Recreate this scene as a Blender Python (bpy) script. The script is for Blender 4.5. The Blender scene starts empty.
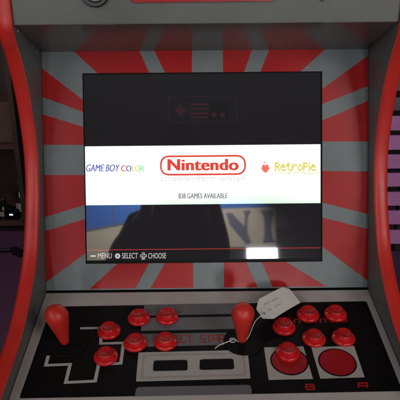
import bpy, bmesh, math, random
from math import sin, cos, pi, radians, sqrt
from mathutils import Vector, Matrix
random.seed(7)
scn = bpy.context.scene
COL = scn.collection

# ------------------------------------------------------------------ camera
BASE = 0.98                              # height of the control panel's back edge above the floor
CF = 578.67 / 400.0                      # focal length over picture width
CP, CY, CR = radians(-20), 0.00492, -0.00803
CAM = Vector((-0.01446, -0.81978, 0.44954 + BASE))
_F = Vector((sin(CY)*cos(CP), cos(CY)*cos(CP), sin(CP)))
_R0 = _F.cross(Vector((0, 0, 1))).normalized(); _U0 = _R0.cross(_F)
_R = _R0*cos(CR) + _U0*sin(CR); _U = -_R0*sin(CR) + _U0*cos(CR)
cd = bpy.data.cameras.new('camera'); cam = bpy.data.objects.new('camera', cd); COL.objects.link(cam)
M = Matrix((_R, _U, -_F)).transposed().to_4x4(); M.translation = CAM
cam.matrix_world = M
cd.sensor_width = 36; cd.lens = 36*CF; cd.clip_start = 0.01; cd.clip_end = 60
scn.camera = cam
scn.render.resolution_x = 1024; scn.render.resolution_y = 1024
scn.view_settings.view_transform = 'Standard'; scn.view_settings.look = 'None'
scn.view_settings.exposure = 0.14; scn.cycles.filter_width = 2.1; scn.view_settings.gamma = 1.0

# ------------------------------------------------------------------ world and lamps
w = bpy.data.worlds.new('World'); scn.world = w; w.use_nodes = True
w.node_tree.nodes['Background'].inputs[0].default_value = (0.9, 0.92, 1.0, 1)
w.node_tree.nodes['Background'].inputs[1].default_value = 0.02

def area(name, loc, target, sx, sy, power, color):
    l = bpy.data.lights.new(name, 'AREA'); l.shape = 'RECTANGLE'; l.size = sx; l.size_y = sy
    l.energy = power; l.color = color
    o = bpy.data.objects.new(name, l); COL.objects.link(o); o.location = loc
    o.rotation_euler = (Vector(target)-Vector(loc)).to_track_quat('-Z', 'Y').to_euler()
    return o
def spot(name, loc, target, power, color, ang=62):
    l = bpy.data.lights.new(name, 'SPOT'); l.energy = power; l.color = color; l.spot_size = radians(ang); l.spot_blend = .5; l.shadow_soft_size = .12
    o = bpy.data.objects.new(name, l); COL.objects.link(o); o.location = loc
    o.rotation_euler = (Vector(target)-Vector(loc)).to_track_quat('-Z', 'Y').to_euler(); return o
area('key_fill_light', (1.5, -2.35, 2.25), (0.0, 0.0, 1.15), 1.2, 1.2, 23, (1.0, 0.97, 0.93))
area('key_fill_light', (-1.6, -2.4, 2.25), (0.0, 0.0, 1.15), 1.3, 1.2, 15, (0.97, 0.99, 1.0))  # added fill from the left, evens out the shadow on the bezel
area('key_fill_light', (-1.6, -1.0, 2.72), (0.0, 0.2, 1.0), 0.8, 0.8, 4.5, (0.95, 0.97, 1.0))  # weak overhead fill, added without a known fixture
spot('background_fill_spot', (1.15, 0.35, 2.7), (1.05, 1.2, 0.85), 30, (1.0, 0.80, 1.0))  # added spot to brighten the slats, no such lamp known
spot('background_fill_spot', (-1.2, 0.7, 2.7), (-1.2, 1.5, 0.4), 44, (1.0, 0.80, 0.90), 100)  # added spot to lift the dark shelf and carpet on the left
sp = bpy.data.lights.new('sign_fill_spot', 'SPOT'); sp.energy = 900; sp.spot_size = radians(78); sp.spot_blend = .4  # unseen spot added so the sign board mirrors brightly enough
sp.color = (1.0, 0.97, 0.92); sp.shadow_soft_size = .05
so = bpy.data.objects.new('sign_fill_spot', sp); COL.objects.link(so); so.location = (-0.2, -2.75, 2.66)
so.rotation_euler = (Vector((-0.25, -3.75, 1.9))-Vector(so.location)).to_track_quat('-Z', 'Y').to_euler()

# ------------------------------------------------------------------ materials
def mat(name, col, rough=.5, metal=0., emit=None, estr=1., noise=0., nscale=60., spec=.5, bump=0., bscale=300., coat=0., ior=1.5, rvar=0.):
    m = bpy.data.materials.new(name); m.use_nodes = True; nt = m.node_tree; b = nt.nodes['Principled BSDF']
    b.inputs['Base Color'].default_value = (*col, 1); b.inputs['Roughness'].default_value = rough
    b.inputs['Metallic'].default_value = metal; b.inputs['Specular IOR Level'].default_value = spec
    b.inputs['IOR'].default_value = ior
    b.inputs['Coat Weight'].default_value = coat; b.inputs['Coat Roughness'].default_value = .12
    if emit:
        b.inputs['Emission Color'].default_value = (*emit, 1); b.inputs['Emission Strength'].default_value = estr
    tc = nt.nodes.new('ShaderNodeTexCoord')
    if noise:
        n = nt.nodes.new('ShaderNodeTexNoise'); n.inputs['Scale'].default_value = nscale; n.inputs['Detail'].default_value = 6
        nt.links.new(tc.outputs['Object'], n.inputs['Vector'])
        r = nt.nodes.new('ShaderNodeMapRange'); r.inputs[1].default_value = .25; r.inputs[2].default_value = .75
        r.inputs[3].default_value = 1-noise; r.inputs[4].default_value = 1+noise
        nt.links.new(n.outputs['Fac'], r.inputs[0])
        mx = nt.nodes.new('ShaderNodeVectorMath'); mx.operation = 'SCALE'; mx.inputs[0].default_value = col
        nt.links.new(r.outputs[0], mx.inputs['Scale']); nt.links.new(mx.outputs[0], b.inputs['Base Color'])
    if rvar:
        n = nt.nodes.new('ShaderNodeTexNoise'); n.inputs['Scale'].default_value = 14; n.inputs['Detail'].default_value = 8
        nt.links.new(tc.outputs['Object'], n.inputs['Vector'])
        r = nt.nodes.new('ShaderNodeMapRange'); r.inputs[1].default_value = .3; r.inputs[2].default_value = .7
        r.inputs[3].default_value = max(.02, rough-rvar); r.inputs[4].default_value = rough+rvar
        nt.links.new(n.outputs['Fac'], r.inputs[0]); nt.links.new(r.outputs[0], b.inputs['Roughness'])
    if bump:
        n = nt.nodes.new('ShaderNodeTexNoise'); n.inputs['Scale'].default_value = bscale; n.inputs['Detail'].default_value = 3
        nt.links.new(tc.outputs['Object'], n.inputs['Vector'])
        bp = nt.nodes.new('ShaderNodeBump'); bp.inputs['Strength'].default_value = bump; bp.inputs['Distance'].default_value = .001
        nt.links.new(n.outputs['Fac'], bp.inputs['Height']); nt.links.new(bp.outputs[0], b.inputs['Normal'])
    return m

GREY = mat('grey_vinyl', (.190, .212, .211), .29, spec=.15, noise=.06, rvar=.05, bump=.03)
FASC = mat('grey_paint', (.135, .138, .122), .45, spec=.3, noise=.06, rvar=.04, bump=.04)
INNER = mat('dark_grey_vinyl', (.115, .12, .115), .4, spec=.3, noise=.08, rvar=.05, bump=.04)
SOFF = mat('dark_grey_soffit', (.12, .105, .097), .2, noise=.06, bump=.08)
REDV = mat('red_vinyl', (.41, .015, .016), .29, spec=.17, noise=.06, rvar=.05, bump=.03)
MOLD = mat('red_rubber_edge', (.58, .026, .018), .38, noise=.12, nscale=18, rvar=.12, bump=.15, bscale=60)
REDP = mat('red_plastic', (.56, .012, .014), .17, noise=.05, nscale=40, rvar=.05)
REDB = mat('red_matte_plastic', (.60, .024, .016), .42, noise=.06, nscale=40, bump=.12)
PLAS = mat('plunger_red', (.42, .009, .010), .40, noise=.05, nscale=40)
BORD = mat('light_grey_print', (.44, .395, .375), .40, spec=.25, noise=.05, nscale=30, rvar=.06, bump=.1)
BLKP = mat('black_print', (.0065, .006, .0065), .42, spec=.10, noise=.15, rvar=.08, bump=.04)
BAND = mat('mid_grey_print', (.135, .125, .13), .38, spec=.25, noise=.06, rvar=.06, bump=.1)
CREAM = mat('pale_grey_print', (.385, .35, .325), .38, spec=.25, noise=.05, rvar=.06, bump=.1)
PLINE = mat('pale_grey_print_line', (.31, .265, .25), .38, noise=.05)  # slightly darker print for the outline inside the pale box
REDT = mat('red_print', (.32, .012, .012), .4, spec=.3, noise=.1)
REDN = mat('faded_red_print', (.20, .010, .010), .4, spec=.3, noise=.2)
BREDP = mat('deep_red_print', (.32, .010, .014), .36, spec=.25, noise=.06, rvar=.06)
DISC = mat('black_plastic', (.006, .0055, .006), .45, spec=.10, noise=.1)
METAL = mat('steel', (.45, .42, .38), .35, 1.)
DARKM = mat('dark_metal', (.05, .05, .05), .4, .8)
KRAFT = mat('tag_card', (.70, .65, .61), .7, noise=.05, nscale=50, bump=.3)
INK = mat('faded_ink', (.16, .14, .17), .8)
STRING = mat('white_string', (.72, .68, .64), .8, bump=.5, bscale=900)
LEAK = mat('light_leak_pale', (.75, .68, .58), .7)  # pale colour standing for light through the joint

def emis(name, col, s=1., rough=.03):
    return mat(name, (0.004, 0.004, 0.004), rough, spec=.62, emit=col, estr=s, ior=1.62)
SCR = emis('screen_dark', (.0110, .0100, .0118))
SCRE = mat('screen_border', (.008, .008, .009), .5, spec=.12)
LOCKF = mat('lock_face', (.22, .17, .14), .45, .3)
WHT = emis('screen_white', (1.0, 1.0, .99), 1.25)
PALE = emis('screen_pale_green', (.86, .97, .84), 1.1)
SRED = emis('screen_red', (.66, .055, .035), 1.05)
SORG = emis('screen_red_orange', (.80, .17, .11), 1.0)
SGRY = emis('screen_grey_text', (.11, .11, .12))
SLGR = emis('screen_light_grey', (.66, .60, .60))
SNVY = emis('screen_purple_blue', (.10, .13, .42))
SYEL = emis('screen_yellow', (.68, .62, .16))
SPYE = emis('screen_pale_yellow', (.95, .92, .52))
SGRN = emis('screen_green', (.30, .72, .45))
SBLU = emis('screen_blue', (.10, .45, .75))
SDRD = emis('screen_dim_red', (.032, .0125, .0155))
SDBK = emis('screen_dim_black', (.0085, .008, .0095))
SHLP = emis('screen_help_text', (.50, .50, .50))
SLIN = emis('screen_red_line', (.36, .035, .030))

# ------------------------------------------------------------------ helpers
def link(name, me, parent=None, mats=None):
    o = bpy.data.objects.new(name, me); COL.objects.link(o)
    if parent is not None: o.parent = parent
    if mats:
        for m in (mats if isinstance(mats, (list, tuple)) else [mats]): me.materials.append(m)
    return o
def build(name, bm, mats, parent=None, smooth=False):
    me = bpy.data.meshes.new(name); bmesh.ops.recalc_face_normals(bm, faces=bm.faces[:]) if smooth != 'raw' else None
    bm.to_mesh(me); bm.free()
    if smooth is True or smooth == 'auto':
        for p in me.polygons: p.use_smooth = True
    if smooth == 'auto':
        me.set_sharp_from_angle(angle=radians(38))
    return link(name, me, parent, mats)
def empty(name, loc, rz=0, parent=None):
    o = bpy.data.objects.new(name, None); COL.objects.link(o); o.location = loc; o.rotation_euler = (0, 0, rz)
    o.empty_display_size = .1
    if parent is not None: o.parent = parent
    return o
def tag(o, label, cat, group=None):
    o['label'] = label; o['category'] = cat
    if group: o['group'] = group
    return o
def box(bm, lo, hi, mi=0, bev=0):
    r = bmesh.ops.create_cube(bm, size=1)
    vs = r['verts']
    for v in vs:
        v.co = Vector([(lo[i]+hi[i])/2 + v.co[i]*(hi[i]-lo[i]) for i in range(3)])
    fs = set(f for v in vs for f in v.link_faces)
    for f in fs: f.material_index = mi
    if bev:
        es = list(set(e for v in vs for e in v.link_edges))
        bmesh.ops.bevel(bm, geom=es, offset=bev, segments=2, affect='EDGES')
    return vs
def lathe(bm, prof, n=40, fn=lambda p: p, mi=0, cap=True):
    rings = []
    for r, h in prof:
        if r < 1e-6: rings.append([bm.verts.new(fn(Vector((0, 0, h))))])
        else: rings.append([bm.verts.new(fn(Vector((r*cos(2*pi*k/n), r*sin(2*pi*k/n), h)))) for k in range(n)])
    for a, b in zip(rings, rings[1:]):
        for k in range(n):
            k2 = (k+1) % n
            va = [a[0]] if len(a) == 1 else [a[k], a[k2]]
            vb = [b[0]] if len(b) == 1 else [b[k2], b[k]]
            if len(va)+len(vb) >= 3: bm.faces.new(va+vb).material_index = mi
def tube(bm, pts, r, n=10, mi=0):
    pts = [Vector(p) for p in pts]; rings = []
    up = Vector((0, 0, 1))
    for i, p in enumerate(pts):
        t = (pts[min(i+1, len(pts)-1)]-pts[max(i-1, 0)]).normalized()
        a = t.cross(up)
        if a.length < 1e-3: a = t.cross(Vector((1, 0, 0)))
        a.normalize(); b = a.cross(t)
        rr = r[i] if isinstance(r, (list, tuple)) else r
        rings.append([bm.verts.new(p+a*rr*cos(2*pi*k/n)+b*rr*sin(2*pi*k/n)) for k in range(n)])
    for a, b in zip(rings, rings[1:]):
        for k in range(n):
            bm.faces.new([a[k], a[(k+1) % n], b[(k+1) % n], b[k]]).material_index = mi
    bm.faces.new(rings[0]); bm.faces.new(rings[-1])
def spline(P, n=6, closed=False):
    P = [Vector(p) for p in P]; out = []
    L = len(P)
    for i in range(L if closed else L-1):
        g = (lambda k: P[k % L]) if closed else (lambda k: P[max(0, min(L-1, k))])
        p0, p1, p2, p3 = g(i-1), g(i), g(i+1), g(i+2)
        for j in range(n):
            t = j/n
            out.append(.5*((2*p1)+(-p0+p2)*t+(2*p0-5*p1+4*p2-p3)*t*t+(-p0+3*p1-3*p2+p3)*t**3))
    if not closed: out.append(P[-1])
    return out

# ------------------------------------------------------------------ the cabinet's planes (metres)
W = 0.5136; H2 = W/2; T = .019
AL = 0.30782; SG = 0.16805
BO = Vector((0, 0, BASE)); BE = Vector((0, sin(AL), cos(AL))); BN = Vector((0, -cos(AL), sin(AL)))      # bezel: origin, up, out
PO = Vector((0, -.006, BASE-.0014)); PE = Vector((0, -cos(SG), -sin(SG))); PN = Vector((0, -sin(SG), cos(SG)))   # control panel: back edge, towards player, up
BH = 0.377; S0, S1 = .0421, .3431; SL, SR = -.0039-.188-.0012, -.0039+.188
def ray(x, y): return _F + _R*((x-200)/400/CF) + _U*((200-y)/400/CF)
def hit(x, y, o, n):
    d = ray(x, y); return CAM + d*((o-CAM).dot(n)/d.dot(n))
def pan(x, y, h=0.):                     # where a measured point of the artwork lies on the control panel (u, v)
    p = hit(x, y, PO+PN*h, PN)-PO-PN*h; return p.x, p.dot(PE)
def bez(x, y):
    p = hit(x, y, BO, BN)-BO; return p.x, p.dot(BE)
def PP(u, v, h=0.): return PO + Vector((u, 0, 0)) + PE*v + PN*h
def BP(u, v, h=0.): return BO + Vector((u, 0, 0)) + BE*v + BN*h
def sheet(bm, pts, F, h, mi=0):
    vs = [bm.verts.new(F(u, v, h)) for u, v in pts]
    f = bm.faces.new(vs); f.material_index = mi; f.normal_update()
    n = F(0, 0, 1)-F(0, 0, 0)
    if f.normal.dot(n) < 0: f.normal_flip()
    return f
def roundpoly(pts, r, n=5):
    out = []; L = len(pts); P = [Vector(p) for p in pts]
    for i in range(L):
        a, b, c = P[i-1], P[i], P[(i+1) % L]
        d1 = (a-b).normalized()*r; d2 = (c-b).normalized()*r
        for k in range(n+1):
            t = k/n; out.append(tuple((b+d1)*(1-t)**2 + b*2*t*(1-t) + (b+d2)*t*t))
    return out
def circ(u, v, r, n=48, ry=None): return [(u+r*cos(2*pi*k/n), v+(ry or r)*sin(2*pi*k/n)) for k in range(n)]
def strip(bm, pts, wd, F, h, mi, closed=False):
    P = [Vector(p) for p in pts]; L = len(P); l, r = [], []
    for i in range(L):
        a = P[i-1] if (i or closed) else None; c = P[(i+1) % L] if (i < L-1 or closed) else None
        d1 = (P[i]-a).normalized() if a is not None else None; d2 = (c-P[i]).normalized() if c is not None else None
        d1 = d1 or d2; d2 = d2 or d1
        n1 = Vector((-d1.y, d1.x)); n2 = Vector((-d2.y, d2.x)); m = (n1+n2).normalized(); k = wd/2/max(.3, m.dot(n1))
        l.append(P[i]+m*k); r.append(P[i]-m*k)
    for i in range(L if closed else L-1):
        j = (i+1) % L
        sheet(bm, [l[i], l[j], r[j], r[i]], F, h, mi)

def text_mesh(s, width, height, F, o2, ax, ay, h, bold=0., shear=0., spacing=1.):
    """flat letters fitted into a width x height box whose lower left corner is o2, along ax, up ay"""
    c = bpy.data.curves.new('lettering', 'FONT'); c.body = s; c.size = 1; c.offset = bold; c.shear = shear; c.space_character = spacing
    c.resolution_u = 4
    t = bpy.data.objects.new('t', c); COL.objects.link(t)
    dg = bpy.context.evaluated_depsgraph_get(); dg.update()
    me = bpy.data.meshes.new_from_object(t.evaluated_get(dg)); bpy.data.objects.remove(t); bpy.data.curves.remove(c)
    xs = [v.co.x for v in me.vertices]; ys = [v.co.y for v in me.vertices]
    x0, x1, y0, y1 = min(xs), max(xs), min(ys), max(ys)
    ax = Vector(ax); ay = Vector(ay); o2 = Vector(o2)
    for v in me.vertices:
        p = o2 + ax*((v.co.x-x0)/(x1-x0)*width) + ay*((v.co.y-y0)/(y1-y0)*height)
        v.co = F(p.x, p.y, h)
    n = F(0, 0, 1)-F(0, 0, 0)
    bm = bmesh.new(); bm.from_mesh(me)
    for f in bm.faces:
        f.normal_update()
        if f.normal.dot(n) < 0: f.normal_flip()
    bm.to_mesh(me); bm.free(); me.materials.clear()
    return me
def text_px(name, s, mtl, parent, F, inv, x0, x1, ytop, ybot, h, skew=0., dup=0., **k):

    """letters measured in the photo: from x0 to x1, ytop to ybot (skew = rise of the baseline), laid on their plane"""
    a = Vector(inv(x0, ybot)); b = Vector(inv(x1, ybot+skew)); c = Vector(inv(x0, ytop))
    bm = bmesh.new(); ux = (b-a).normalized(); px = (b-a).length/(x1-x0)
    for i, dx in enumerate((0., -dup, -dup/2, dup/2, dup) if dup else (0.,)):      # a heavier weight: the word again a hair to each side
        me = text_mesh(s, (b-a).length, (c-a).length, F, a+ux*dx*px, ux, (c-a).normalized(), h-.00002*i, **k); bm.from_mesh(me)
    return build(name, bm, mtl, parent, 'raw')

GLY = {'S': [[(1,1),(0,1),(0,.5),(1,.5),(1,0),(0,0)]], 'E': [[(1,1),(0,1),(0,0),(1,0)],[(0,.5),(.9,.5)]], 'L': [[(0,1),(0,0),(1,0)]], 'C': [[(1,1),(0,1),(0,0),(1,0)]],
 'T': [[(0,1),(1,1)],[(.5,1),(.5,0)]], 'A': [[(0,0),(0,1),(1,1),(1,0)],[(0,.42),(1,.42)]], 'R': [[(0,0),(0,1),(1,1),(1,.45),(0,.45)],[(.55,.45),(1,0)]], 'N': [[(0,0),(0,1),(1,1),(1,0)]],
 'I': [[(.5,1),(.5,0)]], 'M': [[(0,0),(0,1),(1,1),(1,0)],[(.5,1),(.5,.2)]], 'Y': [[(0,1),(0,.5),(1,.5),(1,1)],[(.5,.5),(.5,0)]], 'B': [[(0,0),(0,1),(.9,1),(.9,.52),(0,.52)],[(.9,.52),(1,.48),(1,0),(0,0)]], ' ': []}
def stroke_px(name, s, mtl, parent, F, inv, x0, x1, yt, yb, h, skew=0., wd=.0008, gap=.32):
    """squared single-stroke letters"""
    a = Vector(inv(x0, yb)); b = Vector(inv(x1, yb+skew)); c = Vector(inv(x0, yt)); n = len(s); cw = 1/(n+(n-1)*gap); bm = bmesh.new()
    for i, ch in enumerate(s):
        for k, L in enumerate(GLY[ch]):
            strip(bm, [a+(b-a)*(i*cw*(1+gap)+p[0]*cw)+(c-a)*p[1] for p in L], wd, F, h+k*.00004, 0)
    return build(name, bm, mtl, parent, 'raw')
# ------------------------------------------------------------------ arcade cabinet
cab = empty('arcade_cabinet', (0, .05, 0))
tag(cab, 'red and grey arcade cabinet with sunburst bezel, lit screen and two joysticks', 'arcade cabinet')
INV = Matrix.Translation((0, -.05, 0))
def own(o): o.matrix_parent_inverse = INV; return o

front = spline([(-.018, .66), (-.019, .55), (-.019, .45), (-.020, .405)], 4)[:-1] + [Vector((-.020, .401))] + \
        spline([(-.0185, .397), (-.012, .383), (-.001, .366), (.013, .335), (.024, .30), (.030, .26), (.031, .22), (.0245, .184), (.0115, .147),
                (-.006, .113), (-.027, .080), (-.056, .053), (-.088, .030), (-.124, .011), (-.162, -.002), (-.207, -.012), (-.245, -.020),
                (-.268, -.032), (-.278, -.055), (-.272, -.085), (-.245, -.125), (-.20, -.18), (-.17, -.24), (-.16, -.32)], 6)
front += [Vector((-.16, -.6)), Vector((-.16, -.975))]
back = [(.42, -.975), (.42, .50), (.34, .66)]
def side(sgn):
    bm = bmesh.new()
    x0, x1 = (H2, H2+T) if sgn > 0 else (-H2-T, -H2)
    poly = [(p[0], p[1]) for p in front] + back
    a = [bm.verts.new((x0, y, z+BASE)) for y, z in poly]; b = [bm.verts.new((x1, y, z+BASE)) for y, z in poly]
    bm.faces.new(a); bm.faces.new(b[::-1])
    for i in range(len(a)):
        j = (i+1) % len(a); bm.faces.new([a[i], b[i], b[j], a[j]])
    s = own(build('side_panel', bm, INNER, cab))
    # the rounded rubber edge following the front outline
    bm = bmesh.new(); P = [Vector((p[0], p[1])) for p in front]; rings = []
    cs = [(-.5, -.002), (-.52, .0005), (-.46, .0022), (-.3, .0036), (-.1, .0042), (.1, .0042), (.3, .0036), (.46, .0022), (.52, .0005), (.5, -.002)]
    for i, p in enumerate(P):
        t = (P[min(i+1, len(P)-1)]-P[max(i-1, 0)]).normalized(); n = Vector((t.y, -t.x))
        if n.x > 0 and i < 30: n = -n
        n = Vector((t[1], -t[0]))
        xm = (x0+x1)/2
        rings.append([bm.verts.new((xm+c*(T+.001), p[0]+n[0]*d, p[1]+n[1]*d+BASE)) for c, d in cs])
    for a, b in zip(rings, rings[1:]):
        for k in range(len(cs)-1): bm.faces.new([a[k], a[k+1], b[k+1], b[k]])
    bm.faces.new(rings[0]); bm.faces.new(rings[-1][::-1])
    m = build('edge_molding', bm, MOLD, s, 'auto')
    # pale specks for light leaking at the joint are built further down
    return s
sides = [side(-1), side(1)]

# bezel with its printed sunburst
bm = bmesh.new()
def Q(u0, v0, u1, v1, h=0., mi=0): sheet(bm, [(u0, v0), (u1, v0), (u1, v1), (u0, v1)], BP, h, mi)
e = H2-.0006
Q(-e, 0, SL, BH); Q(SR, 0, e, BH); Q(SL, 0, SR, S0); Q(SL, S1, SR, BH)
for (a, b) in (((SL, S0), (SR, S0)), ((SR, S0), (SR, S1)), ((SR, S1), (SL, S1)), ((SL, S1), (SL, S0))):
    vs = [bm.verts.new(BP(*a, 0)), bm.verts.new(BP(*b, 0)), bm.verts.new(BP(*b, -.004)), bm.verts.new(BP(*a, -.004))]
    bm.faces.new(vs).material_index = 2
def bpt(x, y, k=''):
    u, v = bez(x, y)
    for c in k:
        if c == 'L': u = -e
        if c == 'R': u = e
        if c == 'T': v = BH
        if c == 'B': v = 0.002
        if c == 'l': u = SL
        if c == 'r': u = SR
        if c == 't': v = S1
        if c == 'b': v = S0
    return (u, v)
RAYS = [
 [(41.4, 68.5, 'L'), (84, 99.8, 'l'), (84, 112, 'l'), (41.4, 97, 'L')],
 [(42.5, 114.5, 'L'), (84, 127, 'l'), (84, 145, 'l'), (43, 144.7, 'L')],
 [(43, 175, 'L'), (84, 175, 'l'), (85, 205, 'l'), (45, 217, 'L')],
 [(45, 231, 'L'), (85, 219, 'l'), (85, 253, 'l'), (47, 282, 'L')],
 [(90, 290, 'B'), (117.5, 263, 'b'), (149, 263, 'b'), (135.5, 289, 'B')],
 [(150.5, 289, 'B'), (165, 263, 'b'), (193, 263, 'b'), (193.5, 289, 'B')],
 [(224, 289, 'B'), (224, 263, 'b'), (246, 263, 'b'), (257.5, 289, 'B')],
 [(272.5, 289, 'B'), (262, 263, 'b'), (286, 262, 'b'), (326, 287, 'B')],
 [(321.5, 246.5, 'r'), (368, 280.5, 'R'), (368, 229, 'R'), (321.5, 217.5, 'r')],
 [(321.5, 202.5, 'r'), (368, 214, 'R'), (368, 171.5, 'R'), (322, 171, 'r')],
 [(322, 141.5, 'r'), (368, 141.5, 'R'), (368, 101, 'R'), (323, 120.5, 'r')],
 [(323, 104, 'r'), (368, 86, 'R'), (368, 55.5, 'R'), (323.5, 89, 'r')],
 [(325, 50, 'T'), (300.5, 71.5, 't'), (260.5, 72, 't'), (269, 50, 'T')],
 [(252, 50, 'T'), (244, 72, 't'), (223, 72, 't'), (223, 50, 'T')],
 [(192, 51, 'T'), (192, 73, 't'), (165, 73, 't'), (154.5, 51, 'T')],
 [(139.5, 51, 'T'), (149, 73, 't'), (97.5, 73, 't'), (74, 51, 'T')]]
for r_ in RAYS: sheet(bm, [bpt(*p) for p in r_], BP, .0003, 1)
bezel = own(build('bezel_panel', bm, [GREY, REDV, DISC], cab, 'raw'))

# screen
bm = bmesh.new()
sheet(bm, [(SL, S0), (SR, S0), (SR, S1), (SL, S1)], BP, -.004, 0)
SCRN = own(build('screen', bm, SCR, cab, 'raw'))
def sx(x, y): return bez(x, y)
def spoly(name, polys, m, h=-.0036):
    bm = bmesh.new()
    for p in polys: sheet(bm, p, BP, h, 0)
    return build(name, bm, m, SCRN, 'raw')
bm = bmesh.new()
for p in ([(SL, S0), (SR, S0), (SR, S0+.0048), (SL, S0+.0048)], [(SL, S1-.002), (SR, S1-.002), (SR, S1), (SL, S1)],
          [(SR-.002, S0+.0048), (SR, S0+.0048), (SR, S1-.002), (SR-.002, S1-.002)], [(SL, S0+.0048), (SL+.0012, S0+.0048), (SL+.0012, S1-.002), (SL, S1-.002)]):
    sheet(bm, p, BP, -.0036, 0)
build('screen_frame', bm, SCRE, SCRN, 'raw')
xl, xr = SL+.0014, SR-.0022
v1 = (bez(200, 145.3)[1]); v0 = bez(200, 204.3)[1]
nt = WHT.node_tree; tc = nt.nodes.new('ShaderNodeTexCoord'); se = nt.nodes.new('ShaderNodeSeparateXYZ'); nt.links.new(tc.outputs['Generated'], se.inputs[0])
mr = nt.nodes.new('ShaderNodeMapRange'); mr.inputs[1].default_value = 0; mr.inputs[2].default_value = .32; mr.inputs[3].default_value = 1; mr.inputs[4].default_value = 0
nt.links.new(se.outputs['Z'], mr.inputs[0])
nz = nt.nodes.new('ShaderNodeTexNoise'); nz.inputs['Scale'].default_value = 2.2; nt.links.new(tc.outputs['Generated'], nz.inputs['Vector'])
ml = nt.nodes.new('ShaderNodeMath'); ml.operation = 'MULTIPLY'; nt.links.new(mr.outputs[0], ml.inputs[0]); nt.links.new(nz.outputs['Fac'], ml.inputs[1])
mx = nt.nodes.new('ShaderNodeMix'); mx.data_type = 'RGBA'; nt.links.new(ml.outputs[0], mx.inputs['Factor'])
mx.inputs['A'].default_value = (1, 1, .99, 1); mx.inputs['B'].default_value = (.22, .50, .26, 1)
nt.links.new(mx.outputs['Result'], nt.nodes['Principled BSDF'].inputs['Emission Color'])
spoly('white_band', [[(xl, v0), (xr, v0), (xr, v1), (xl, v1)]], WHT, -.0034)
spoly('red_line', [[(xl, bez(200, 249.6)[1]), (xr, bez(200, 249.6)[1]), (xr, bez(200, 248.9)[1]), (xl, bez(200, 248.9)[1])]], SLIN, -.0034)
# centre logo: red rounded outline and word
def rr(x0, y0, x1, y1, r):
    a = bez(x0, y1); b = bez(x1, y0); return roundpoly([a, (b[0], a[1]), b, (a[0], b[1])], r, 8)
bm = bmesh.new(); strip(bm, rr(160.8, 155.6, 245.2, 174.8, .0142), .0030, BP, -.0031, 0, True)
build('logo_outline', bm, SRED, SCRN, 'raw')
text_px('logo_lettering', 'Nintendo', SRED, SCRN, BP, bez, 168.0, 238.2, 159.0, 170.6, -.0031, skew=-.3, bold=.008, spacing=1.05, dup=.75)
stroke_px('screen_lettering', 'ENTERTAINMENT SYSTEM', SLGR, SCRN, BP, bez, 161.5, 244.5, 177.4, 180.8, -.0031, skew=-.3, wd=.0012)
text_px('screen_lettering', '838 GAMES AVAILABLE', SGRY, SCRN, BP, bez, 178.5, 227.5, 193.4, 198.6, -.0031, skew=-.3, dup=.12)
text_px('screen_lettering', 'GAME BOY', SNVY, SCRN, BP, bez, 85.8, 119.5, 164.4, 171.5, -.0031, shear=.25, dup=.22)
xs = [(121, 125.3, 'C', SRED), (126, 131, 'O', SNVY), (131.8, 134.6, 'L', SYEL), (135, 139.4, 'O', SYEL), (140, 144.4, 'R', SGRN)]
for x0, x1, ch, m in xs: text_px('screen_lettering', ch, m, SCRN, BP, bez, x0, x1, 165.3, 171.5, -.0031, dup=.25)
# berry emblem and yellow pixel word
bm = bmesh.new()
for (x, y, r) in [(264.0, 166, 1.7), (267.2, 166, 1.7), (262.9, 168.3, 1.6), (265.6, 168.6, 2.0), (268.3, 168.3, 1.6), (264.3, 170.6, 1.5), (267, 170.6, 1.5), (265.6, 172, 1.0)]:
    u, v = bez(x, y); sheet(bm, circ(u, v, r*.00150, 16), BP, -.0031+len(bm.faces)*.00002, 0)
u, v = bez(265.4, 162.4)
sheet(bm, [(u-.0035, v+.0022), (u, v-.002), (u+.0005, v+.0005)], BP, -.0031); sheet(bm, [(u+.0035, v+.0022), (u+.0008, v+.0005), (u, v-.002)], BP, -.0031)
build('berry_emblem', bm, SORG, SCRN, 'raw')
def pixel_word():
    G = {'R': ['1110', '1001', '1110', '1010', '1001'], 'e': ['0000', '0110', '1111', '1000', '0111'], 't': ['0100', '1110', '0100', '0100', '0011'],
         'r': ['0000', '1011', '1100', '1000', '1000'], 'o': ['0000', '0110', '1001', '1001', '0110'], 'P': ['1110', '1001', '1110', '1000', '1000'],
         'i': ['1', '0', '1', '1', '1']}
    x = 275.2; A = []; B = []
    for ch in 'RetroPie':
        g = G[ch]
        for j, row in enumerate(g):
            for i, c in enumerate(row):
                if c == '1':
                    x0 = x+i*1.28; y0 = 162.4+j*1.72; A.append((x0, y0, x0+1.3, y0+1.74)); B.append((x0-.38, y0-.42, x0+1.66, y0+2.16))
        x += len(g[0])*1.28+.55
    return A, B, x
A, B, xe = pixel_word()
A += [(274.5, 172.9, 290, 173.7), (288, 172.2, 306, 173.0), (304, 173.0, xe+1.2, 173.8), (xe+.4, 170.5, xe+1.2, 173.8)]
def rect(x0, y0, x1, y1): a = bez(x0, y1); b = bez(x1, y0); return [a, (b[0], a[1]), b, (a[0], b[1])]
bm = bmesh.new()
for i, r_ in enumerate(B): sheet(bm, rect(*r_), BP, -.0032+i*.0000005, 0)
for i, r_ in enumerate(A): sheet(bm, rect(*r_), BP, -.0031, 1)
build('screen_lettering', bm, [SPYE, SYEL], SCRN, 'raw')
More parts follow.
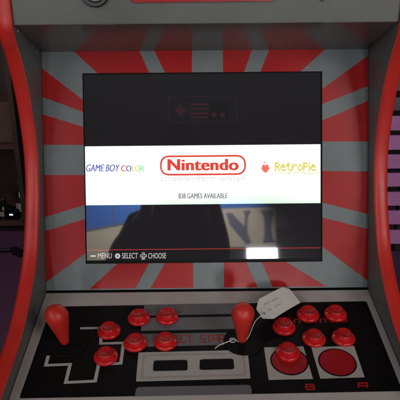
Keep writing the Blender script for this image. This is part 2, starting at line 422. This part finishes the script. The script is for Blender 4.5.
# help line
bm = bmesh.new(); sheet(bm, rect(90, 255.6, 95.5, 257.0), BP, -.0033); build('help_icon', bm, SHLP, SCRN, 'raw'); bm = bmesh.new()
u, v = bez(117.3, 256.3); sheet(bm, circ(u, v, .0042, 24), BP, -.0033); build('help_icon', bm, SHLP, SCRN, 'raw'); bm = bmesh.new()
u, v = bez(143.3, 256.1)
k = .0046; q_ = .0016
strip(bm, [(u-q_, v-k), (u+q_, v-k), (u+q_, v-q_), (u+k, v-q_), (u+k, v+q_), (u+q_, v+q_), (u+q_, v+k), (u-q_, v+k), (u-q_, v+q_), (u-k, v+q_), (u-k, v-q_), (u-q_, v-q_)], .0008, BP, -.0033, 0, True)
build('help_icon', bm, SHLP, SCRN, 'raw')
bm = bmesh.new(); u, v = bez(117.3, 256.3); sheet(bm, circ(u, v, .0014, 16), BP, -.0031)
build('help_icon_centre', bm, SCR, SCRN, 'raw')
for s_, a_, b_ in (('MENU', 97.5, 111.5), ('SELECT', 121.8, 137.6), ('CHOOSE', 148, 166)):
    text_px('screen_lettering', s_, SHLP, SCRN, BP, bez, a_, b_, 253.4, 258.8, -.0033, skew=-.15, bold=.0)
# dim controller picture in the dark upper part
bm = bmesh.new()
strip(bm, rect(169, 95.5, 237, 122), .0009, BP, -.0035, 0, True)
u, v = bez(180.5, 110); k = .0085; q_ = .003
sheet(bm, [(u-q_, v-k), (u+q_, v-k), (u+q_, v-q_), (u+k, v-q_), (u+k, v+q_), (u+q_, v+q_), (u+q_, v+k), (u-q_, v+k), (u-q_, v+q_), (u-k, v+q_), (u-k, v-q_), (u-q_, v-q_)], BP, -.0035, 0)
for y_ in (103, 107.5, 112, 116): sheet(bm, rect(191, y_, 208, y_+2.2), BP, -.0035, 0)
for x_ in (212.5, 221.5): sheet(bm, circ(*bez(x_+1.2, 114.5), .0042, 20), BP, -.0034, 0)
sheet(bm, rect(209.5, 102, 229, 119), BP, -.00355, 1)
build('dim_controller_picture', bm, [SDRD, SDBK], SCRN, 'raw')

# soffit and marquee
TOPB = BP(0, BH)
FY = -.0165; GA = .35663
SF = TOPB + Vector((0, -cos(GA)*.14, sin(GA)*.14)); SF = Vector((0, FY, SF.z))
bm = bmesh.new()
n_ = Vector((0, sin(GA), cos(GA)))
vs = []
for x_ in (-e, e):
    vs.append([bm.verts.new((x_, TOPB.y, TOPB.z)), bm.verts.new((x_, SF.y+.002, SF.z-.0006)), bm.verts.new((x_, SF.y+.002, SF.z+.012)), bm.verts.new((x_, TOPB.y, TOPB.z+.012))])
a, b = vs
bm.faces.new(a); bm.faces.new(b[::-1])
for i in range(4): bm.faces.new([a[i], a[(i+1) % 4], b[(i+1) % 4], b[i]])
own(build('soffit_panel', bm, SOFF, cab))
bm = bmesh.new(); box(bm, (-e, FY, SF.z-.0012), (e, FY+.012, BASE+.655), bev=.0008)
mq = own(build('marquee_panel', bm, FASC, cab))
def fas(x, y): p = hit(x, y, Vector((0, FY, 0)), Vector((0, 1, 0))); return p.x, p.z
def FP(u, v, h=0.): return Vector((u, FY-h, v))
u0, z0 = fas(130.5, 2.6); u1, _ = fas(277, 1.0)
bm = bmesh.new()
pl = roundpoly([(u0, z0), (u1, z0+.0006), (u1, z0+.15), (u0, z0+.15)], .008, 6)
va = [bm.verts.new(FP(a_, b_, .0)) for a_, b_ in pl]; vb = [bm.verts.new(FP(a_, b_, .003)) for a_, b_ in pl]
bm.faces.new(vb)
for i in range(len(pl)): bm.faces.new([va[i], va[(i+1) % len(pl)], vb[(i+1) % len(pl)], vb[i]])
build('marquee_sign', bm, REDV, mq)
def cap_at(name, x, y, r, h, m):
    u, z = fas(x, y); bm = bmesh.new()
    prof = [(r, 0), (r, h*.6), (r*.93, h), (r*.72, h), (r*.66, h*.75), (r*.3, h*.8), (0, h*.8)]
    lathe(bm, prof, 32, lambda p: Vector((u+p.x, FY-p.z, z+p.y))); return build(name, bm, m, mq, 'auto')
cap_at('round_lock', 95, -8.5, .0195, .006, DARKM); cap_at('lock_face', 95.8, -9, .0135, .0075, LOCKF)
cap_at('screw', 322, -1.0, .0035, .0012, DARKM)

# control panel with its printed artwork
PW = .2555; PD = .2245
bm = bmesh.new()
# body: top, rolled front edge, front face
prof = [(0, 0), (PD, 0)] + [(PD+.012*sin(t), -.012+.012*cos(t)) for t in [pi/2*k/6 for k in range(1, 7)]] + [(PD+.012, -.055), (0, -.055)]
a = [bm.verts.new(PP(-PW, v, h)) for v, h in prof]; b = [bm.verts.new(PP(PW, v, h)) for v, h in prof]
bm.faces.new(a); bm.faces.new(b[::-1])
for i in range(len(prof)):
    j = (i+1) % len(prof); f = bm.faces.new([a[i], b[i], b[j], a[j]]); f.material_index = 0 if i == 0 else 5
h1, h2, h3, h4 = .0003, .0006, .0009, .0012
bmesh.ops.recalc_face_normals(bm, faces=bm.faces[:])
def pl_(pts): return [pan(*p) for p in pts]
sheet(bm, roundpoly([pan(*p) for p in ((51.5, 306.8), (366.3, 301.3), (402.5, 391.3), (19.2, 398.6))], .004, 5), PP, h1, 1)
# centre bands
sheet(bm, pl_([(144.5, 305), (243, 303.3), (243, 314.0), (142.5, 316.0)]), PP, h2, 2)
sheet(bm, pl_([(142.2, 318.3), (243, 316.7), (243, 329.0), (141, 331.2)]), PP, h2, 2)
sheet(bm, pl_([(140.6, 334.2), (246, 332.6), (246, 344.8), (139, 347.2)]), PP, h2, 2)
sheet(bm, roundpoly(pl_([(138.5, 352.8), (247.5, 350.2), (250.5, 378.8), (136, 381.9)]), .002, 3), PP, h2, 3)
strip(bm, roundpoly(pl_([(144, 355.8), (243, 353.6), (245.5, 375.4), (141.8, 378.2)]), .003, 3), .0022, PP, h3, 4, True)
for q4 in ([(153.8, 361.2), (187.3, 360.4), (187.7, 371.0), (153, 371.8)], [(199.8, 360.0), (233.3, 359.2), (234.3, 369.8), (199.6, 370.6)]):
    sheet(bm, roundpoly(pl_(q4), .0038, 5), PP, h4, 1)
sheet(bm, roundpoly(pl_([(136.8, 387.4), (250.5, 385.1), (252.5, 394.1), (134.5, 396.8)]), .0045, 5), PP, h2, 2)
# A and B squares
for q4, c in (([(264, 347.7), (303.3, 346.7), (313.0, 379.3), (268.6, 380.3)], (289.3, 361.5)), ([(311.2, 347.5), (354, 346.2), (364.6, 377.6), (320.3, 379)], (337.3, 362.6))):
    sheet(bm, pl_(q4), PP, h2, 3)
    u, v = pan(*c); sheet(bm, circ(u, v, .0258), PP, h3, 1); sheet(bm, circ(u, v, .0237), PP, h4, 6)
# direction cross outline
strip(bm, pl_([(80.3, 328.6), (101.3, 328.2), (100.8, 343.8), (123.6, 343.2), (120.8, 363.6), (98.6, 364.9), (95.2, 381.4), (65.8, 382.8), (70.2, 364.6), (45.9, 365.6), (48.3, 356.0)]), .0046, PP, h2, 7)
panel = own(build('control_panel', bm, [BORD, BLKP, BAND, CREAM, PLINE, FASC, BREDP, BORD], cab, 'raw'))
def ptext(s, x0, x1, yt, yb, h=.0009, bold=0., spacing=1., wd=.0017, **k): stroke_px('panel_lettering', s, REDT, panel, PP, pan, x0, x1, yt, yb, h, wd=wd, **k)
ptext('SELECT', 155, 192.3, 336.5, 343.3, skew=-.7, bold=.03, spacing=1.1)
ptext('START', 200.3, 231, 336.0, 342.5, skew=-.6, bold=.03, spacing=1.1)
ptext('B', 306, 314, 385, 389.9, wd=.0026); ptext('A', 358.4, 367, 383.5, 388.3, wd=.0026)
text_px('panel_lettering', 'Nintendo', REDN, panel, PP, pan, 274, 348, 317.2, 323.8, .0007, skew=-1.0, bold=.02, spacing=1.1)

# dust washers and bat joysticks
PROT = Matrix((Vector((1, 0, 0)), -PE, PN)).transposed()
def stick(px, py, dc, tilt=(0, 0)):
    u, v = pan(px, py, .006); o = PP(u, v)
    j = own(empty('joystick', o, 0, cab))
    cu, cv = pan(*dc); oc = PP(cu, cv)-o
    bm = bmesh.new(); lathe(bm, [(0, .0013), (.0275, .0013), (.0282, .0016), (.0275, .0022), (.0, .0024)], 56, lambda p: PROT @ p + oc)
    build('dust_washer', bm, DISC, j, 'auto')
    bm = bmesh.new(); lathe(bm, [(.0040, .002), (.0040, .0108)], 20, lambda p: PROT @ p)
    build('shaft', bm, DISC, j, 'auto')
    prof = [(0, .0105), (.0042, .0105), (.0056, .0112), (.0064, .014)]
    for k in range(1, 11):
        t = k/10; prof.append((.0064+.0094*(t*.75+.25*(3*t*t-2*t**3)), .014+t*.043))
    for k in range(1, 11):
        a = pi/2*k/10; prof.append((.0159*cos(a) if k < 10 else 0, .057+.0168*sin(a)))
    sh = Vector((tilt[0], tilt[1], 0))
    bm = bmesh.new(); lathe(bm, prof, 48, lambda p: PROT @ (p + sh*(p.z/.07)))
    build('bat_handle', bm, REDB, j, True)
    return j
stick(66.3, 345.2, (69, 343), (-.0085, .002)); stick(241.8, 343.2, (243.5, 342), (0.0, .002))

# push buttons
def button(px, py):
    u, v = pan(px, py, .004); b = own(empty('push_button', PP(u, v), 0, cab))
    bm = bmesh.new()
    lathe(bm, [(.0165, .0014), (.0168, .0026), (.0164, .0046), (.0152, .0058), (.0134, .0062), (.0121, .0068), (.0117, .0090), (.0114, .0112), (.0108, .0120), (.0100, .0119), (.0097, .0108)], 48, lambda p: PROT @ p)
    build('rim', bm, REDP, b, 'auto')
    bm = bmesh.new()
    lathe(bm, [(.0094, .0060), (.0094, .0112), (.0088, .0120), (.0078, .0117), (.006, .0108), (.003, .0101), (0, .0099)], 40, lambda p: PROT @ p)
    build('plunger', bm, PLAS, b, 'auto')
    b['group'] = 'red push buttons'
    return b
BTN = [(109, 330.5), (105.8, 356), (138.8, 317.5), (167.2, 316.3), (135.3, 342.5), (165.5, 341.3),
       (284, 326.5), (308, 314), (335.6, 313.5), (288, 351.8), (314, 338), (343.5, 337.2)]
b0 = button(*BTN[0])
for x, y in BTN[1:]:
    c = b0.copy(); COL.objects.link(c); u, v = pan(x, y, .004); c.location = PP(u, v)
    for ch in list(b0.children):
        d = ch.copy(); COL.objects.link(d); d.parent = c

# rest of the cabinet (outside the picture)
bm = bmesh.new(); box(bm, (-e, -.150, 0), (e, -.135, BASE-.12)); own(build('front_panel', bm, INNER, cab))
bm = bmesh.new(); box(bm, (-e, .40, .01), (e, .415, BASE+.48)); own(build('back_panel', bm, INNER, cab))
bm = bmesh.new(); box(bm, (-e, -.004, BASE+.642), (e, .33, BASE+.655)); own(build('top_panel', bm, INNER, cab))
# dark strip where bezel meets the control panel
bm = bmesh.new(); box(bm, (-e, -.0062, BASE-.03), (e, .004, BASE-.0012)); own(build('joint_strip', bm, DISC, cab))
# pale specks stand in for light leaking at the soffit and side panel joint
for (x_, y_, r_) in ((17.8, 31.0, .0010), (36.2, 52.5, .0014)):
    bm = bmesh.new(); p = hit(x_, y_, Vector((-H2+.0008, 0, 0)), Vector((1, 0, 0)))
    vs = [bm.verts.new(p+Vector((.0006*random.random(), r_*1.3*cos(t), r_*2.0*sin(t)*(.7+.6*random.random())))) for t in [2*pi*k/7 for k in range(7)]]
    bm.faces.new(vs); own(build('light_leak_speck', bm, LEAK, cab, 'raw'))

# ------------------------------------------------------------------ price tag on its string
def lift(x, y, h): return hit(x, y, PO+PN*h, PN)
TC = [(258.5, 300.0, .026), (282.0, 288.6, .019), (289.5, 289.6, .0175), (300.6, 302.4, .0135), (290, 309.5, .014), (272.8, 320.3, .0165), (262.6, 317.6, .024), (256.7, 308.0, .028)]
ptag = empty('price_tag', lift(278, 304, .018))
PI_ = Matrix.Translation(-Vector(ptag.location))
tag(ptag, 'small paper price tag with faded handwriting tied to the right joystick', 'price tag')
TV = [lift(*t) for t in TC]; ctr = sum(TV, Vector())/len(TV)
nrm = Vector()
for i in range(len(TV)): nrm += (TV[i]-ctr).cross(TV[(i+1) % len(TV)]-ctr)
nrm.normalize(); nrm = nrm if nrm.z > 0 else -nrm
TV = [p-nrm*(p-ctr).dot(nrm) for p in TV]
tX = (TV[3]-TV[6]); tX = (tX-nrm*tX.dot(nrm)).normalized(); tY = nrm.cross(tX)
def TP(u, v, h=0.): return ctr + tX*u + tY*v + nrm*(h + .0022*sin((u+.03)*38))
def tuv(p): return ((p-ctr).dot(tX), (p-ctr).dot(tY))
def tinv(x, y): return tuv(hit(x, y, ctr, nrm))
outl = [tuv(p) for p in TV]
bm = bmesh.new()
# grid-cut sheet so that it can curl
hole = tinv(264.0, 313.6)
vs = [bm.verts.new((u, v, 0)) for u, v in roundpoly(outl, .002, 3)]
hv = [bm.verts.new((hole[0]+.0019*cos(2*pi*k/14), hole[1]+.0019*sin(2*pi*k/14), 0)) for k in range(14)]
ed = [bm.edges.new((vs[i], vs[(i+1) % len(vs)])) for i in range(len(vs))] + [bm.edges.new((hv[i], hv[(i+1) % 14])) for i in range(14)]
bmesh.ops.triangle_fill(bm, edges=ed, use_beauty=True)
for xx in [-.03+.006*k for k in range(12)]:
    bmesh.ops.bisect_plane(bm, geom=bm.verts[:]+bm.edges[:]+bm.faces[:], plane_co=(xx, 0, 0), plane_no=(1, 0, 0))
r_ = bmesh.ops.extrude_face_region(bm, geom=bm.faces[:])
for v in [g for g in r_['geom'] if isinstance(g, bmesh.types.BMVert)]: v.co.z += .0005
for v in bm.verts: v.co = TP(v.co.x, v.co.y, v.co.z)
c = build('card', bm, KRAFT, ptag); c.matrix_parent_inverse = PI_
def pen(x0, y0, x1, y1, hgt, seed):
    rnd = random.Random(seed); a = Vector(tinv(x0, y0)); b = Vector(tinv(x1, y1)); ay = Vector((-(b-a).y, (b-a).x)).normalized(); n = max(6, int((b-a).length/.00085)); pts = []
    for i in range(n):
        t = i/(n-1); pts.append(a+(b-a)*(t+rnd.uniform(-.25, .25)/n)+ay*hgt*((i % 2)*rnd.uniform(.45, 1.0)-.1))
    P = spline([(p.x, p.y, 0) for p in pts], 4); bm = bmesh.new(); tube(bm, [TP(p.x, p.y, .0006) for p in P], .00016, 5)
    o = build('handwriting', bm, INK, ptag, True); o.matrix_parent_inverse = PI_
pen(264, 305.6, 270, 303.0, .0032, 1); pen(271, 302.6, 278, 299.4, .0028, 2); pen(268.6, 311.4, 271.6, 310.0, .0042, 3); pen(274, 308.4, 281, 305.0, .0026, 4)
bm = bmesh.new()
S = [(264.0, 313.6, .0265), (260, 316.5, .027), (255.5, 321, .024), (252.5, 327, .018), (250.2, 333, .013), (247.5, 338, .010), (244.5, 341.5, .0085), (240.5, 342.3, .0085), (237, 340.8, .009),
     (234.5, 338.5, .008), (231.2, 338.2, .0075), (229.8, 340, .007), (231.2, 342.2, .007), (234.2, 341.9, .0075), (235.8, 339.6, .0082), (233, 339.5, .0086), (228.5, 341.5, .006), (222, 344, .004), (218, 346, .0028), (215, 348.6, .0024)]
P_ = spline([lift(*s) for s in S], 5)
tube(bm, P_, .00062, 8); st = build('string', bm, STRING, ptag, True); st.matrix_parent_inverse = PI_

# ------------------------------------------------------------------ the room
def structure(o): o['kind'] = 'structure'; return o
CARP = mat('purple_carpet', (.11, .042, .088), .95, noise=.45, nscale=220, bump=.8, bscale=700)
WALLM = mat('dark_wall_paint', (.030, .027, .028), .8, noise=.1, nscale=6)
CEIL = mat('ceiling_paint', (.035, .035, .036), .9)
bm = bmesh.new()
sheet(bm, [(-3.2, -4.2), (3.0, -4.2), (3.0, 3.0), (-3.2, 3.0)], lambda u, v, h=0.: Vector((u, v, h)), 0)
structure(build('floor', bm, CARP, None, 'raw'))
bm = bmesh.new(); box(bm, (-3.2, -4.2, 2.8), (3.0, 3.0, 2.9)); structure(build('ceiling', bm, CEIL))
for nm, lo, hi, lb in (('wall', (-3.2, 3.0, 0), (3.0, 3.1, 2.8), 'dark painted wall behind the arcade cabinet and the slatted screen'),
                   ('wall', (-3.2, -4.3, 0), (3.0, -4.2, 2.8), 'dark painted wall facing the arcade screen, behind the sign board'),
                   ('wall', (-3.3, -4.2, 0), (-3.2, 3.0, 2.8), 'dark painted side wall left of the shelving unit'),
                   ('wall', (3.0, -4.2, 0), (3.1, 3.0, 2.8), 'dark painted side wall right of the slatted screen')):
    bm = bmesh.new(); box(bm, lo, hi); o = build(nm, bm, WALLM); structure(o)

# lavender slatted rack to the right, behind
PINK = mat('lavender_slat', (.50, .20, .43), .6, noise=.12, nscale=14, bump=.2)  # one lavender tone with slight noise for the slats
GSL = mat('grey_brown_wood', (.10, .085, .075), .6, noise=.25, nscale=14)
DKW = mat('dark_frame_wood', (.018, .013, .014), .6, noise=.2)
SY = 1.15
def at_y(x, y, Y): d = ray(x, y); return CAM + d*((Y-CAM.y)/d.y)
rx0 = at_y(384, 170, SY).x
rack = empty('slatted_rack', (rx0+.5, SY, 0)); tag(rack, 'lavender rack of horizontal slats on dark posts right of the cabinet', 'slatted rack')
def rk(o): o.matrix_parent_inverse = Matrix.Translation((-(rx0+.5), -SY, 0)); return o
for i, (ya, yb) in enumerate([(78.5, 91), (97.5, 110), (116, 130), (135.5, 149.5), (154.5, 168), (173.5, 186.5), (192.5, 205.5), (211, 224), (230, 243)]):
    za = at_y(392, ya, SY).z; zb = at_y(392, yb, SY).z
    bm = bmesh.new(); box(bm, (rx0, SY-.008, zb), (rx0+1.05, SY+.010, za), bev=.002)
    s = rk(build('slat', bm, GSL if i < 2 else PINK, rack))
    s.rotation_euler.y = radians(random.uniform(-.15, .15))
for x_ in (rx0+.10, rx0+.52, rx0+.96):
    bm = bmesh.new(); box(bm, (x_-.025, SY+.0105, 0), (x_+.025, SY+.05, 1.3), bev=.003); rk(build('post', bm, DKW, rack))
bm = bmesh.new(); box(bm, (rx0+.03, SY-.01, .10), (rx0+1.02, SY+.010, .50), bev=.003); rk(build('kick_board', bm, mat('purple_board', (.045, .016, .055), .6, noise=.2), rack))

# shelving unit, bottles and small box, left behind
SHX, SHY = -2.05, 2.72
WOOD = mat('dark_brown_wood', (.045, .024, .016), .5, noise=.35, nscale=9)
WOOD2 = mat('brown_board', (.075, .038, .024), .45, noise=.35, nscale=9)
unit = empty('shelving_unit', (SHX, SHY, 0)); tag(unit, 'dark brown wooden shelving unit in the shadow left of the cabinet', 'shelving unit')
def su(o): o.parent = unit; o.matrix_parent_inverse = Matrix.Translation((-SHX, -SHY, 0)); return o
z1 = at_y(10, 145, SHY-.2).z; z2 = at_y(10, 222, SHY-.2).z; z0_ = at_y(10, 104, SHY-.2).z
for nm, lo, hi, m in (('side_board', (SHX-.62, SHY-.2, 0), (SHX-.59, SHY+.2, 1.9), WOOD), ('side_board', (SHX+.95, SHY-.2, 0), (SHX+.98, SHY+.2, 1.9), WOOD),
                   ('back_board', (SHX-.589, SHY+.18, .02), (SHX+.949, SHY+.195, 1.88), WOOD),
                   ('shelf', (SHX-.588, SHY-.19, z1-.03), (SHX+.948, SHY+.178, z1), WOOD2), ('shelf', (SHX-.588, SHY-.19, z2-.03), (SHX+.948, SHY+.178, z2), WOOD2),
                   ('shelf', (SHX-.588, SHY-.19, 1.87), (SHX+.948, SHY+.178, 1.9), WOOD)):
    bm = bmesh.new(); box(bm, lo, hi, bev=.002); su(build(nm, bm, m))
# cardboard-brown box standing on the upper shelf
p = at_y(4, 125, SHY-.1)
bm = bmesh.new(); box(bm, (p.x-.2, SHY-.15, z1+.001), (p.x+.085, SHY+.1, z0_), bev=.004); box(bm, (p.x-.202, SHY-.152, z0_-.035), (p.x+.087, SHY+.102, z0_+.004), bev=.003)
o = build('storage_box', bm, mat('dull_brown_card', (.10, .055, .038), .6, noise=.3, nscale=12)); tag(o, 'dull brown lidded storage box on the upper shelf of the shelving unit', 'box')
BOT = mat('bottle_glass', (.012, .016, .010), .06, coat=.5)
def bottle(x, y, Y, hgt, rad, label):
    p = at_y(x, y, Y); b = empty('bottle', (p.x, Y, z2)); tag(b, label, 'bottle')
    bm = bmesh.new(); k = hgt
    lathe(bm, [(0, 0), (rad, 0), (rad*1.02, k*.03), (rad, k*.55), (rad*.8, k*.66), (rad*.38, k*.76), (rad*.36, k*.95)], 24)
    build('glass', bm, BOT, b, 'auto')
    bm = bmesh.new(); lathe(bm, [(rad*.37, k*.94), (rad*.45, k*.94), (rad*.45, k), (0, k)], 20); build('cap', bm, METAL, b, 'auto')
    bm = bmesh.new(); lathe(bm, [(rad*1.03, k*.18), (rad*1.03, k*.42)], 24); build('paper_band', bm, mat('paper_band', (.35, .3, .22), .7, noise=.3), b, 'auto')
bottle(19.5, 190, SHY-.1, .23, .032, 'tall dark glass bottle on the lower shelf, nearest the cabinet')
bottle(3.0, 200, SHY-.12, .13, .045, 'short round dark glass bottle on the lower shelf, at picture edge')
# small black device with a lit display
p = at_y(10.5, 213, SHY-.17); dv = empty('media_player', (p.x, SHY-.13, z2)); tag(dv, 'small black box with a tiny white lit display between the bottles', 'media player')
bm = bmesh.new(); box(bm, (-.045, -.035, .001), (.045, .05, .06), bev=.003); build('case', bm, DISC, dv)
bm = bmesh.new(); box(bm, (-.010, -.0365, .030), (.012, -.0352, .040)); build('display', bm, mat('lit_display', (.1, .1, .1), .4, emit=(.9, .95, 1.0), estr=.9), dv)

# power cable with connector on the carpet
def at_z(x, y, z): d = ray(x, y); return CAM + d*((z-CAM.z)/d.z)
RUB = mat('black_rubber', (.008, .007, .008), .45)
a_ = at_z(12, 249.5, .02); b_ = at_z(26, 255, .02)
pc = empty('power_cable', a_); tag(pc, 'thick black power cable with connector lying on purple floor', 'cable')
bm = bmesh.new(); tube(bm, spline([a_+Vector((-1.0, .22, -.009)), a_+Vector((-.6, -.05, -.009)), a_+Vector((-.2, -.01, -.006)), a_], 8), .010, 10)
o = build('cord', bm, RUB, pc, True); o.matrix_parent_inverse = Matrix.Translation(-a_)
bm = bmesh.new(); dd = (b_-a_).normalized()
tube(bm, [a_-dd*.005, a_, a_+dd*.018, a_+dd*.02, a_+dd*.03, a_+dd*.032, a_+dd*.09, a_+dd*.095], [.011, .014, .015, .024, .026, .022, .024, .016], 16)
o = build('connector', bm, RUB, pc, 'auto'); o.matrix_parent_inverse = Matrix.Translation(-a_)
bm = bmesh.new(); q = a_+dd*.095; tube(bm, [q, q+Vector((.10, .05, -.012)), q+Vector((.5, .25, -.012)), q+Vector((1.0, .3, -.012))], .008, 10)
o = build('cord', bm, RUB, pc, True); o.matrix_parent_inverse = Matrix.Translation(-a_)

# ------------------------------------------------------------------ what the screen mirrors: a lit sign board, bright windows and the photographer
TAN = mat('tan_sign_paint', (.30, .27, .22), .8, noise=.08, nscale=5)
BLU = mat('blue_sign_paint', (.005, .075, .32), .7, noise=.06, nscale=5)
NAVY = mat('slate_blue_letter', (.055, .06, .10), .7)
SBY = -3.8
sign = empty('sign_board', (-.3, SBY, 1.7)); tag(sign, 'blue and tan sign board mirrored in the dark lower screen', 'sign')
def sg(o): o.matrix_parent_inverse = Matrix.Translation((.3, -SBY, -1.7)); return o
bm = bmesh.new()
box(bm, (-1.5, SBY-.04, BASE+.66), (.10, SBY, BASE+1.19)); box(bm, (.101, SBY-.04, BASE+.775), (.64, SBY, BASE+1.19))
sg(build('board', bm, TAN, sign))
def SP(u, v, h=0.): return Vector((u, SBY+h, v+BASE))
bm = bmesh.new(); sheet(bm, [(-1.5, .865), (-.95, .93), (-.52, 1.01), (-.15, 1.085), (.2, 1.108), (.64, 1.118), (.64, 1.189), (-1.5, 1.189)], SP, .003)
sg(build('blue_field', bm, BLU, sign, 'raw'))
bm = bmesh.new(); strip(bm, [(-1.5, .861), (-.95, .926), (-.52, 1.006), (-.15, 1.081)], .016, SP, .005, 0); strip(bm, [(-.70, .97), (-.74, 1.189)], .012, SP, .006, 0)
sg(build('dark_trim', bm, NAVY, sign, 'raw'))
def refl(x, y, Y=SBY):
    d = ray(x, y); X = hit(x, y, BO, BN); r = d-BN*2*d.dot(BN); p = X+r*((Y-X.y)/r.y); return (p.x, p.z-BASE)
bm = bmesh.new()
_c = lambda L: [(218+x/5.714, 200+y/5.714) for x, y in L]
LET = [_c([(20, 40), (46, 76), (78, 74), (112, 112), (152, 152), (163, 175), (172, 200), (188, 240), (160, 252), (108, 190), (66, 140)]),
       _c([(144, 64), (184, 61), (169, 88), (164, 130), (166, 178), (150, 160), (153, 120), (152, 84)]),
       _c([(240, 62), (308, 57), (312, 78), (302, 108), (298, 170), (310, 222), (332, 236), (254, 241), (264, 215), (266, 150), (262, 108), (254, 82)])]
LET[0] = _c([(46, 76), (78, 74), (112, 112), (152, 152), (163, 175), (172, 200), (188, 240), (160, 252), (108, 190), (66, 140)])
for i, L in enumerate(LET): sheet(bm, [refl(*p) for p in L], SP, .007+i*.001)
sg(build('painted_letter', bm, NAVY, sign, 'raw'))
DAY = mat('daylight_pane', (.5, .5, .5), .5, emit=(.92, .97, 1.0), estr=42)
for (x0, x1, za, zb, lb) in ((.395, .645, .33, .768, 'bright daylit window below the tan sign board, right one'), (-.80, -.57, .30, .62, 'bright daylit window below the tan sign board, left one')):
    wn = empty('window', ((x0+x1)/2, SBY, BASE+za)); tag(wn, lb, 'window')
    iv = Matrix.Translation(-Vector(wn.location))
    bm = bmesh.new(); box(bm, (x0, SBY-.03, BASE+za), (x1, SBY-.02, BASE+zb)); o = build('pane', bm, DAY, wn); o.matrix_parent_inverse = iv
    bm = bmesh.new()
    for lo, hi in (((x0-.03, za-.03), (x0-.001, zb+.01)), ((x1+.001, za-.03), (x1+.03, zb+.01)), ((x0-.001, za-.03), (x1+.001, za-.001)), ((x0-.001, zb+.001), (x1+.001, zb+.01))):
        box(bm, (lo[0], SBY-.04, BASE+lo[1]), (hi[0], SBY-.01, BASE+hi[1]))
    o = build('frame', bm, DKW, wn); o.matrix_parent_inverse = iv

# the photographer: dark clothes, phone held up
CLO = mat('black_cloth', (.010, .010, .012), .95, bump=.4)
SKIN = mat('skin', (.36, .20, .14), .5, noise=.08)
HAIR = mat('dark_hair', (.008, .007, .006), .95, spec=.1)
PXC, PY = -.085, -1.36
man = empty('person', (PXC, PY, 0)); tag(man, 'person in black clothes holding up a phone, mirrored in the screen', 'person')
def skin(name, nodes, edges, m, parent, sub=2):
    me = bpy.data.meshes.new(name); me.from_pydata([n[:3] for n in nodes], edges, []); me.materials.append(m)
    o = bpy.data.objects.new(name, me); COL.objects.link(o); o.parent = parent
    o.modifiers.new('skin', 'SKIN'); 
    sv = me.skin_vertices[0] if me.skin_vertices else None
    if sv is None: return o
    for i, n in enumerate(nodes):
        r = n[3]; sv.data[i].radius = (r, r) if not isinstance(r, tuple) else r
    sv.data[0].use_root = True
    s = o.modifiers.new('sub', 'SUBSURF'); s.levels = sub; s.render_levels = sub
    dg = bpy.context.evaluated_depsgraph_get(); dg.update()
    m2 = bpy.data.meshes.new_from_object(o.evaluated_get(dg)); o.modifiers.clear(); o.data = m2
    for p in m2.polygons: p.use_smooth = True
    return o
def man_nodes():
    N = [(0, 0, .96, (.16, .11)), (0, 0, 1.10, (.145, .105)), (0, .0, 1.28, (.16, .11)), (0, 0, 1.41, (.15, .09)), (0, .01, 1.50, .055), (0, .03, 1.58, .06), (0, .035, 1.66, (.078, .095)), (0, .03, 1.74, (.06, .075))]
    E = [(0, 1), (1, 2), (2, 3), (3, 4), (4, 5), (5, 6), (6, 7)]
    for s in (-1, 1):
        b = len(N)
        if s < 0: arm = [(-.17, 0, 1.39, .07), (-.25, .06, 1.16, .07), (-.20, .30, 1.25, .037), (-.10, .40, 1.34, .03)]
        else: arm = [(.12, 0, 1.40, .055), (.15, .05, 1.17, .05), (.15, .30, 1.26, .037), (.13, .41, 1.33, .03)]
        N += arm; E += [(3, b), (b, b+1), (b+1, b+2), (b+2, b+3)]
        hx, hy, hz = arm[-1][:3]
        hb = len(N); N += [(hx, hy+.035, hz+.04, (.026, .016))]; E += [(b+3, hb)]
        for k in range(4):
            q = len(N); N += [(hx-s*.012, hy+.05+.004*k, hz+.045+.016*k, .0085), (hx-s*.035, hy+.062, hz+.05+.017*k, .0078), (hx-s*.052, hy+.045, hz+.05+.017*k, .007)]
            E += [(hb, q), (q, q+1), (q+1, q+2)]
        q = len(N); N += [(hx-s*.014, hy+.02, hz+.055, .010), (hx-s*.040, hy+.012, hz+.075, .0085)]; E += [(hb, q), (q, q+1)]
        l = len(N)
        N += [(s*.10, 0, .86, .095), (s*.11, .01, .50, .06), (s*.11, -.02, .10, .042), (s*.12, .05, .045, .042), (s*.125, .17, .03, .032)]
        E += [(0, l), (l, l+1), (l+1, l+2), (l+2, l+3), (l+3, l+4)]
    return N, E
N, E = man_nodes()
body = skin('body', N, E, CLO, man)
body.data.materials.append(SKIN)
for p in body.data.polygons:
    c = p.center
    if c.z > 1.50 or (c.y > .385 and c.z > 1.3): p.material_index = 1
bm = bmesh.new(); bmesh.ops.create_uvsphere(bm, u_segments=24, v_segments=16, radius=1)
for v in bm.verts: v.co = Vector((v.co.x*.088, v.co.y*.105+.018, v.co.z*.10+1.72+.03*(v.co.y < 0)*-v.co.y))
dl = [v for v in bm.verts if v.co.y > .06 and v.co.z < 1.755]
bmesh.ops.delete(bm, geom=dl, context='VERTS')
build('hair', bm, HAIR, man, True)
bm = bmesh.new()
for s in (-1, 1):
    bmesh.ops.create_uvsphere(bm, u_segments=10, v_segments=8, radius=.011, matrix=Matrix.Translation((s*.03, .118, 1.675)))
bmesh.ops.create_uvsphere(bm, u_segments=10, v_segments=8, radius=.014, matrix=Matrix.Translation((0, .13, 1.645)) @ Matrix.Diagonal((1, 1, 1.5, 1)))
build('face_features', bm, SKIN, man, True)
ph = empty('phone', (CAM.x+.03, CAM.y-.03, CAM.z-.0)); tag(ph, 'black phone held up in front of the cabinet by the person', 'phone')
bm = bmesh.new(); box(bm, (-.036, -.012, -.10), (.036, -.004, .055), bev=.003); build('case', bm, DISC, ph)
bm = bmesh.new(); box(bm, (-.033, -.0135, -.095), (.033, -.0122, .05)); build('display', bm, mat('phone_display', (.02, .02, .02), .1), ph)
